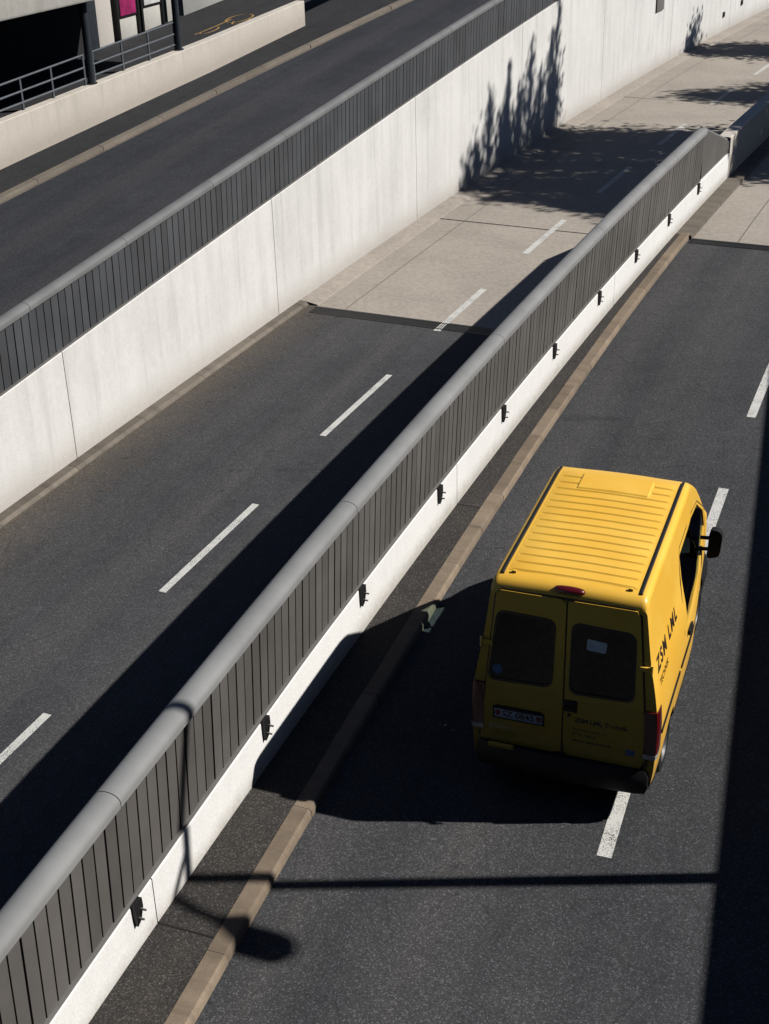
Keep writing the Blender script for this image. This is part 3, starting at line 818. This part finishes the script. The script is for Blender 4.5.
# ribbed roof skin, gutter strips and front hatch panel
rib_n = 15; y = .17; Y1 = 2.30; prof = []
pitch = (Y1-y)/rib_n
for k in range(rib_n):
    a = y + k*pitch
    prof += [(a, 0.0), (a + pitch*.04, .0), (a + pitch*.13, .011), (a + pitch*.87, .011), (a + pitch*.96, 0.0)]
prof.append((Y1, 0.0))
def roof_z(x, y):
    T = lerp(TOP, y); u = abs(x)/.60
    return T - .009*min(1, u/.66) if u < .9 else T - .012
mb = MB(); secs = []
XS = [-.595,-.575,-.55,-.33,-.11,.11,.33,.55,.575,.595]
for yy, h in prof:
    secs.append([Vector((x, yy, roof_z(x, yy) + .003 + h*(0 if abs(x) > .59 else .3 if abs(x) > .57 else 1))) for x in XS])
mb.sweep(secs, closed=False); mb.build('roof_ribs', M['yellow'], van, 20)
for sg in (-1, 1):
    mb = MB(); secs = [[Vector((sg*(.640 + a), yy, lerp(TOP, yy) + .002 + b)) for a, b in ((-.013,-.03),(.013,-.03),(.013,.000),(.006,.004),(-.006,.004),(-.013,.000))] for yy in [.10,.13,.16,.3,.8,1.4,2.0,2.25,2.36,2.40]]
    mb.sweep(secs); mb.build('gutter_strip', M['rubber'], van, 30)
mb = MB(); secs = []
for yy, h in ((1.90,.004),(1.925,.022),(2.24,.022),(2.265,.004)):
    secs.append([Vector((x, yy, roof_z(x, yy) + .004 + (h if abs(x) < .365 else .0))) for x in (-.385,-.355,-.2,0,.2,.355,.385)])
mb.sweep(secs, closed=False); mb.build('roof_panel', M['yellow'], van, 20)
for xx in (-.54, .54):
    mb = MB(); mb.box(xx-.02, xx+.02, .125, .15, lerp(TOP,.14)-.02, lerp(TOP,.14)+.014); mb.build('roof_stud', M['yellow'], van, bevel=.003)
# cab glass, mirrors, side trim
for sg in (-1, 1):
    rows = [1.15,1.25,1.35,1.42,1.55,1.7,1.85,2.0,2.09]
    mb = MB(); secs = []
    for z in rows:
        fy = 3.66 if z < 1.52 else 3.62 - (z-1.52)*1.5 if z < 1.92 else 3.02 - (z-1.92)*3.6
        secs.append([Vector((sg*(xs(z)*lerp(WID, yy) - .012), yy, z)) for yy in (1.53, (1.53+fy)/2, fy)])
    mb.sweep(secs, closed=False); wnd = mb.build('side_window', M['glass'], van)
    # door shut lines
    def side_strip(name, pts, w, mat, off=.002, parent=van):
        mb = MB(); vs = []
        for (yy, z) in pts: vs.append((yy, z))
        secs = []
        for i, (yy, z) in enumerate(vs):
            a = Vector(vs[max(i-1,0)]); b = Vector(vs[min(i+1,len(vs)-1)]); t = (b-a).normalized(); nrm = Vector((-t.y, t.x))
            P = []
            for k in (-1, 1):
                q = Vector((yy, z)) + nrm*w/2*k; P.append(Vector((sg*(xs(q.y)*lerp(WID, q.x) + off), q.x, q.y)))
            P += [P[1] - Vector((sg*.02,0,0)), P[0] - Vector((sg*.02,0,0))]
            secs.append(P)
        mb.sweep(secs); return mb.build(name, mat, parent, 30)
    side_strip('shut_line', [(1.50,.45),(1.50,1.2),(1.50,1.6),(1.52,2.0),(1.56,2.15)], .010, M['rubber'])
    side_strip('shut_line', [(3.0,.75),(3.62,1.22),(3.68,1.36),(3.60,1.585),(3.0,1.95),(2.36,2.14),(1.95,2.16),(1.56,2.15)], .010, M['rubber'])
    side_strip('rub_strip', [(.17,.94),(.5,.94),(.9,.94),(1.2,.94)], .035, M['plastic'], .014)
    side_strip('rub_strip', [(1.3,.94),(2.0,.94),(2.80,.94)], .035, M['plastic'], .014)
    side_strip('door_handle', [(1.66,1.12),(1.75,1.12),(1.86,1.12)], .05, M['plastic'], .028)
    mb = MB()
    side_strip('sill', [(1.25,.38),(2.2,.38),(2.98,.38)], .07, M['plastic'], .010)
    # mirror
    mb = MB(); secs = []
    for k in range(9):
        t = k/8; yy = 3.095 + .17*t; sc_ = 1.0 if t < .25 else math.sqrt(max(.05, 1 - ((t-.25)/.78)**2))
        ol = rrect([(.875,1.40),(1.005,1.42),(1.02,1.67),(.99,1.74),(.90,1.76),(.88,1.71)], .04, 3)
        c = Vector((.948,1.58)); secs.append([Vector((sg*(c.x + (q.x-c.x)*sc_), yy + (.30*(q.x-1.05) if k == 0 else .15*(q.x-1.01)), c.y - .17 + (q.y-c.y)*sc_)) for q in ol])
    mb.sweep(secs); mr = mb.build('side_mirror', M['plastic'], van, 40)
    for z_ in (1.62, 1.48):
        ar = MB(); ar.tube([(sg*.78, 3.11, z_-.17),(sg*.90, 3.13, z_-.17)], .022, 8); ar.build('arm', M['plastic'], mr)
    mb = MB(); ol = rrect([(.892,1.50),(.992,1.51),(1.005,1.65),(.896,1.70)], .03, 3)
    mb.add([Vector((sg*q.x, 3.086 + .30*(q.x-1.01), q.y - .17)) for q in ol], [tuple(range(len(ol)))]); M['mirror'] = M.get('mirror') or simple('mirror_glass', (.35,.35,.36), .04, 1.0, .02); mb.build('mirror_glass', M['mirror'], mr, smooth=False)
    mb = MB(); ol = rrect([(.90,1.42),(.985,1.43),(.99,1.485),(.90,1.48)], .02, 3)
    mb.add([Vector((sg*q.x, 3.086 + .30*(q.x-1.01), q.y - .17)) for q in ol], [tuple(range(len(ol)))]); mb.build('wide_mirror_glass', M['mirror'], mr, smooth=False)
    # wheels
    for ya in (.85, 3.42):
        wr = empty('wheel', (sg*(.775 if ya < 2 else .70), ya, .315), 0, van)
        mb = MB(); secs = []
        for k in range(33):
            a = 2*math.pi*k/32; ca, sa = math.cos(a), math.sin(a)
            secs.append([Vector((sg*o_, r_*ca, r_*sa)) for o_, r_ in ((-.10,.20),(-.10,.29),(-.08,.312),(.06,.314),(.085,.30),(.095,.26),(.09,.20))])
        mb.sweep(secs, caps=False); mb.build('tyre', M['rubber'], wr, 40)
        mb = MB(); secs = []
        for k in range(33):
            a = 2*math.pi*k/32; ca, sa = math.cos(a), math.sin(a)
            secs.append([Vector((sg*o_, r_*ca, r_*sa)) for o_, r_ in ((.088,.20),(.075,.19),(.04,.17),(.055,.09),(.075,.07),(.078,.0))])
        mb.sweep(secs, closed=False); mb.build('rim', M['rim'], wr, 40)
        mb = MB(); mb.tube([(sg*.62, ya, .315),(sg*.40, ya, .315)], .33, 20)
    # head lamps
    mb = MB(); secs = []
    for a, b in ((.40,4.365),(.53,4.34),(.65,4.26),(.71,4.18)):
        secs.append([Vector((sg*a, b - .05, .74)), Vector((sg*a, b + .022, .76)), Vector((sg*a, b + .012, .92)), Vector((sg*a, b - .05, .95))])
    mb.sweep(secs); mb.build('headlight', M['silver'], van, 40)
side_x = lambda c: Vector((xs(1.66 + c.y)*1.0 + .004, .16 + c.x, 1.66 + c.y))
text_mesh('side_lettering', 'ZSM LML', .21, side_x, M['ink_side'], van, bold=.006, space=1.3)
text_mesh('side_lettering', 'TECHNIK', .10, lambda c: Vector((xs(1.47 + c.y) + .004, .18 + c.x, 1.47 + c.y)), M['ink_side'], van)
# windscreen
mb = MB(); secs = []
for yy in [2.84,3.0,3.2,3.4,3.6,3.775]:
    z = lerp(TOP, yy) - .012
    secs.append([Vector((x, yy, z - .022*(abs(x)/.7)**4)) for x in (-.685,-.45,-.2,0,.2,.45,.685)])
mb.sweep(secs, closed=False); mb.build('windscreen', M['glass'], van)
mb = MB(); mb.box(-.36,.36,4.36,4.44,.70,.84); mb.build('grille', M['plastic'], van, bevel=.01)
# inside: floor, dashboard, seats, steering wheel
mb = MB(); mb.box(-.78,.78,.05,3.2,.52,.56); mb.build('floor_panel', M['dark'], van)
mb = MB(); mb.box(-.68,.68,3.12,3.5,.56,1.22); mb.build('dashboard', M['plastic'], van, bevel=.03)
for x in (-.45, .42):
    mb = MB(); mb.box(x-.23,x+.23,1.95,2.42,.75,.92); mb.box(x-.22,x+.22,1.83,1.97,.90,1.50); mb.box(x-.12,x+.12,1.84,1.93,1.53,1.72)
    mb.build('seat', M['plastic'], van, bevel=.03)
mb = MB(); mb.tube([(-.45 + .19*math.cos(a), 2.80 + .08*math.sin(a), 1.28 + .17*math.sin(a)) for a in [2*math.pi*k/24 for k in range(25)]], .014, 6); mb.build('steering_wheel', M['plastic'], van)
for sg in (-1, 1):
    mb = MB(); q = [(2.76,2.20),(2.80,2.225),(3.19,1.80),(3.14,1.76)]
    mb.sweep([[Vector((x, a, b)) for a, b in q] for x in (.002*sg, .69*sg)]); mb.build('sun_baffle', M['plastic'], van)  # unseen flaps added to stop sun passing through the upper windscreen
mb = MB(); mb.box(-.70,.70,1.40,1.43,.56,1.45); mb.build('bulkhead', M['dark'], van)

# ------------------------------------------------------------------ street lamp out on the right, its shadow crosses the road
lx, ly = 6.85, 9.53
lamp = empty('street_lamp', (lx, ly, .12)); tag(lamp, 'slim twin-arm street lamp whose shadow crosses the right road', 'street lamp')
mb = MB(); mb.tube([(0,0,0),(0,0,3),(0,0,7.6),(0,.06,8.3),(0,.22,9.1),(0,.36,9.9)], [.08,.075,.066,.064,.062,.06], 14); mb.build('pole', M['pole'], lamp)
mb = MB(); mb.tube([(0,.02,7.85),(.05,-.01,8.02),(.2,-.07,8.13),(.36,-.24,8.13),(.48,-.42,8.03),(.60,-.56,7.92)], .045, 10); mb.build('arm', M['pole'], lamp)
mb = MB(); mb.tube([(0,.35,9.86),(-.15,.40,10.1),(-.5,.44,10.25),(-1.6,.50,10.3)], .04, 10); mb.build('arm', M['pole'], lamp)
def lamp_head(p, d, L):
    p = Vector(p); d = Vector(d).normalized(); s_ = d.cross(Vector((0,0,1))).normalized(); secs = []
    mb = MB()
    for k in range(11):
        t = k/10; w = .19*(.35 + .65*min(1, t*3.2))*(1 if t < .75 else math.sqrt(max(.05, 1-((t-.75)/.26)**2)))
        c = p + d*L*t; secs.append([c + s_*w*math.cos(a) + Vector((0,0,1))*w*.45*math.sin(a) for a in [2*math.pi*i/12 for i in range(12)]])
    mb.sweep(secs); return mb.build('lamp_head', M['plastic'], lamp, 60)
lamp_head((.57,-.55,7.93), (.56,-.24,-.05), .78)
lamp_head((-1.55,.50,10.3), (-1,.03,.02), .75)

# ------------------------------------------------------------------ building on the right whose shadow covers the road edge
HB = 5.0; off = HB/math.tan(SUN_EL)
e_a, e_b = Vector((2.54,8.08)), Vector((5.97,19.53)); u = (e_b-e_a).normalized()
sx = Vector((math.sin(SUN_AZ), math.cos(SUN_AZ)))
sh_ = Vector((-.09, 0)); A = e_a + u*(-16) + sx*off + sh_; B = e_a + u*19.0 + sx*off + sh_
bld = empty('office_building', (A.x, A.y, 0), math.atan2(u.x, u.y)*-1); tag(bld, 'low building with an added sky-blocking tower beyond the right edge, its shadow darkening the road', 'building')
Lb = (B-A).length
mb = MB(); mb.box(0, 34, 0, Lb, 0, HB); mb.build('podium', M['fascia'], bld)
mb = MB(); mb.box(14, 34, 0, Lb, HB, 17); mb.build('sky_block_tower', M['slat_cool'], bld)  # upper mass added only to block sky light, set back from the podium's shadow
for fl in range(1):
    k = 0
    while k*3.2 + 2.6 < Lb:
        y = 1 + k*3.2; z = 1.2 + fl*3.1
        mb = MB(); mb.box(-.06, .02, y, y+1.8, z, z+1.6); w = mb.build('window', M['ledge'], bld)
        mb = MB(); mb.box(-.075, -.055, y+.08, y+1.72, z+.08, z+1.52); mb.build('pane', M['glass_dark'], w); k += 1

sb = empty('sky_blocker', (-16, -26, 0)); tag(sb, 'unseen dark block added behind the viewpoint to cut sky light on the van', 'building')
mb = MB(); mb.box(0, 44, 0, 14, 0, 24); mb.build('wall', M['slat_cool'], sb)  # unseen block added behind the viewpoint to darken the van's rear
for fl in range(6):
    mb = MB(); mb.box(.5, 43.5, 14.0, 14.05, 2 + fl*3.6, 3.9 + fl*3.6); mb.build('blocker_band', M['glass_dark'], sb)

# ------------------------------------------------------------------ trees on the right bank
def foliage_mat():
    m, nt, bs, out = new_mat('foliage'); g = N(nt)
    oi = g.coord(); f = g.noise(oi, 1.3, 3)
    g.link(g.mix((.025,.05,.012), (.07,.11,.03), f), bs.inputs['Base Color']); bs.inputs['Roughness'].default_value = .6
    return m
M['leaf'] = foliage_mat(); M['bark'] = simple('bark', (.07,.055,.04), .9, 0, .4, 12)
def tree(x, y, label, shoots, seed, spread=1.0):
    rnd = random.Random(seed)
    r = empty('tree', (x, y, .1)); tag(r, label, 'tree', 'trees beyond the right road')
    tr = MB(); lv = MB()
    tr.tube([(0,0,-.2),(.05,0,2.5),(.0,.05,5)], [.24,.19,.13], 10)
    for (sx_, sy_, base, top, rad, n) in shoots:
        pts = []; ph = rnd.uniform(0, 6)
        for k in range(7):
            t = k/6; pts.append(Vector((sx_*min(1, t*2.6) + .12*math.sin(ph+t*5), sy_*min(1, t*2.6) + .9*t*t + .12*math.cos(ph+t*4), base*.55 + (top - base*.55)*t)))
        tr.tube(pts, [max(.02, .10*(1 - k/6.5)) for k in range(7)], 6)
        for _ in range(int(n*1.45)):
            t = rnd.random(); z = base + (top-base)*t
            u_ = (z - base*.55)/(top - base*.55)*6; i = min(5, int(u_)); c = pts[i].lerp(pts[i+1], u_-i)
            w = rad*(.95 - .55*t*t)*min(1, .35 + t*3)
            # clumps: points gather round a few twigs
            a = rnd.randint(0, 8)*.7 + rnd.gauss(0, .28) + z*.9; q = w*abs(rnd.gauss(.55, .45))
            p = c + Vector((q*math.cos(a), q*math.sin(a), rnd.gauss(0, .18)))
            s_ = rnd.uniform(.07, .16)
            n1 = Vector((rnd.gauss(0,1), rnd.gauss(0,1), rnd.gauss(0,.7))).normalized(); n2 = n1.cross(Vector((rnd.gauss(0,1), rnd.gauss(0,1), rnd.gauss(0,1)))).normalized()
            lv.add([p - n1*s_, p + n2*s_*.55, p + n1*s_, p - n2*s_*.55], [(0,1,2,3)])
    tr.build('trunk', M['bark'], r); lv.build('crown', M['leaf'], r, smooth=False)
tree(19.6, 38.2, 'tall tree with upright shoots nearest the van', [(0,-1.9,4,14.5,1.3,2300),(.2,-1.1,4,14.7,1.1,2000),(-.2,-.4,4,15.3,.75,1300),(0,.4,4,14.3,1.1,1900),(.3,.9,6,15.7,.5,700),(-1.6,-1.2,3.5,11.5,1.5,2900),(-1.5,.9,3.5,12.5,1.5,2900),(-.9,-2.9,4,12.6,1.3,2400),(-.7,-3.7,4,11.2,1.2,1900)], 3)
tree(20.2, 41.8, 'tall bushy tree in the middle of the row', [(0,-1.9,4,14.7,1.1,2200),(.2,-1.1,4,15.6,.7,1300),(0,-.4,4,14.2,1.0,1800),(.2,.4,4,15.0,.7,1200),(.3,1.0,5,16.2,.45,650),(-1.7,-.8,3.5,11.5,1.5,2800),(-1.6,.7,3.5,12,1.3,2300)], 5)
tree(24.6, 56.0, 'small tree farthest from the van', [(0,0,3.0,10.0,1.8,2600),(1.0,.8,3.2,9,1.5,1800),(-1.2,-.6,3.0,8.5,1.5,2000)], 21)
tree(25.2, 47.5, 'small tree between the bushy tree and the farthest one', [(0,0,3.5,11.5,2.0,4200),(1.3,1,3.5,10,1.7,3000),(-1.4,-.4,3.5,9.5,1.7,3000)], 8)
tree(19.8, 34.0, 'low round tree at the near end of the row', [(0,-.2,3,11.6,1.5,3000),(.4,1.3,3,11.9,1.4,2800),(-1.2,.6,2.8,10.4,1.4,2600),(.3,-.9,3,10.6,1.2,2000)], 11)

# ------------------------------------------------------------------ light, sky, camera
w = bpy.data.worlds.new('World'); SC.world = w; w.use_nodes = True
nt = w.node_tree; nt.nodes.clear()
sky = nt.nodes.new('ShaderNodeTexSky'); sky.sky_type = 'NISHITA'; sky.sun_disc = False
sky.sun_elevation = SUN_EL; sky.sun_rotation = SUN_AZ; sky.air_density = .5; sky.dust_density = .25; sky.ozone_density = 1.5
bg = nt.nodes.new('ShaderNodeBackground'); bg.inputs[1].default_value = .06
wo = nt.nodes.new('ShaderNodeOutputWorld'); nt.links.new(sky.outputs[0], bg.inputs[0]); nt.links.new(bg.outputs[0], wo.inputs[0])
sl = bpy.data.lights.new('sun', 'SUN'); sl.energy = 5.0; sl.angle = R_(.5); sl.color = (1.0, .955, .885)
so = bpy.data.objects.new('sun', sl); COL.objects.link(so)
sv = Vector((math.sin(SUN_AZ)*math.cos(SUN_EL), math.cos(SUN_AZ)*math.cos(SUN_EL), math.sin(SUN_EL)))
so.rotation_euler = sv.to_track_quat('Z', 'Y').to_euler(); so.location = sv*60

cam = bpy.data.cameras.new('camera'); co = bpy.data.objects.new('camera', cam); COL.objects.link(co)
F, PI_, RO, HC = 1392.4910408752628, 0.4893610, 0.0292315, 8.992256820345078
cp, sp = math.cos(PI_), math.sin(PI_); c_, s_ = math.cos(RO), math.sin(RO)
fwd = Vector((0, cp, -sp)); right = Vector((1,0,0)); down = Vector((0,-sp,-cp))
r2 = c_*right + s_*down; d2 = -s_*right + c_*down
co.matrix_world = Matrix(((r2.x, -d2.x, -fwd.x, 0), (r2.y, -d2.y, -fwd.y, 0), (r2.z, -d2.z, -fwd.z, HC), (0,0,0,1)))
cam.sensor_fit = 'VERTICAL'; cam.sensor_height = 24.0; cam.lens = F/1024*24.0
cam.clip_start = .1; cam.clip_end = 2000
SC.camera = co
SC.render.resolution_x, SC.render.resolution_y = 769, 1024
vs_ = SC.view_settings; vs_.view_transform = 'Standard'; vs_.look = 'None'; vs_.gamma = 1.0; vs_.use_curve_mapping = False; vs_.exposure = 0.08
SC.cycles.diffuse_bounces = 0      # the photograph's shade is near black: sun and sky only
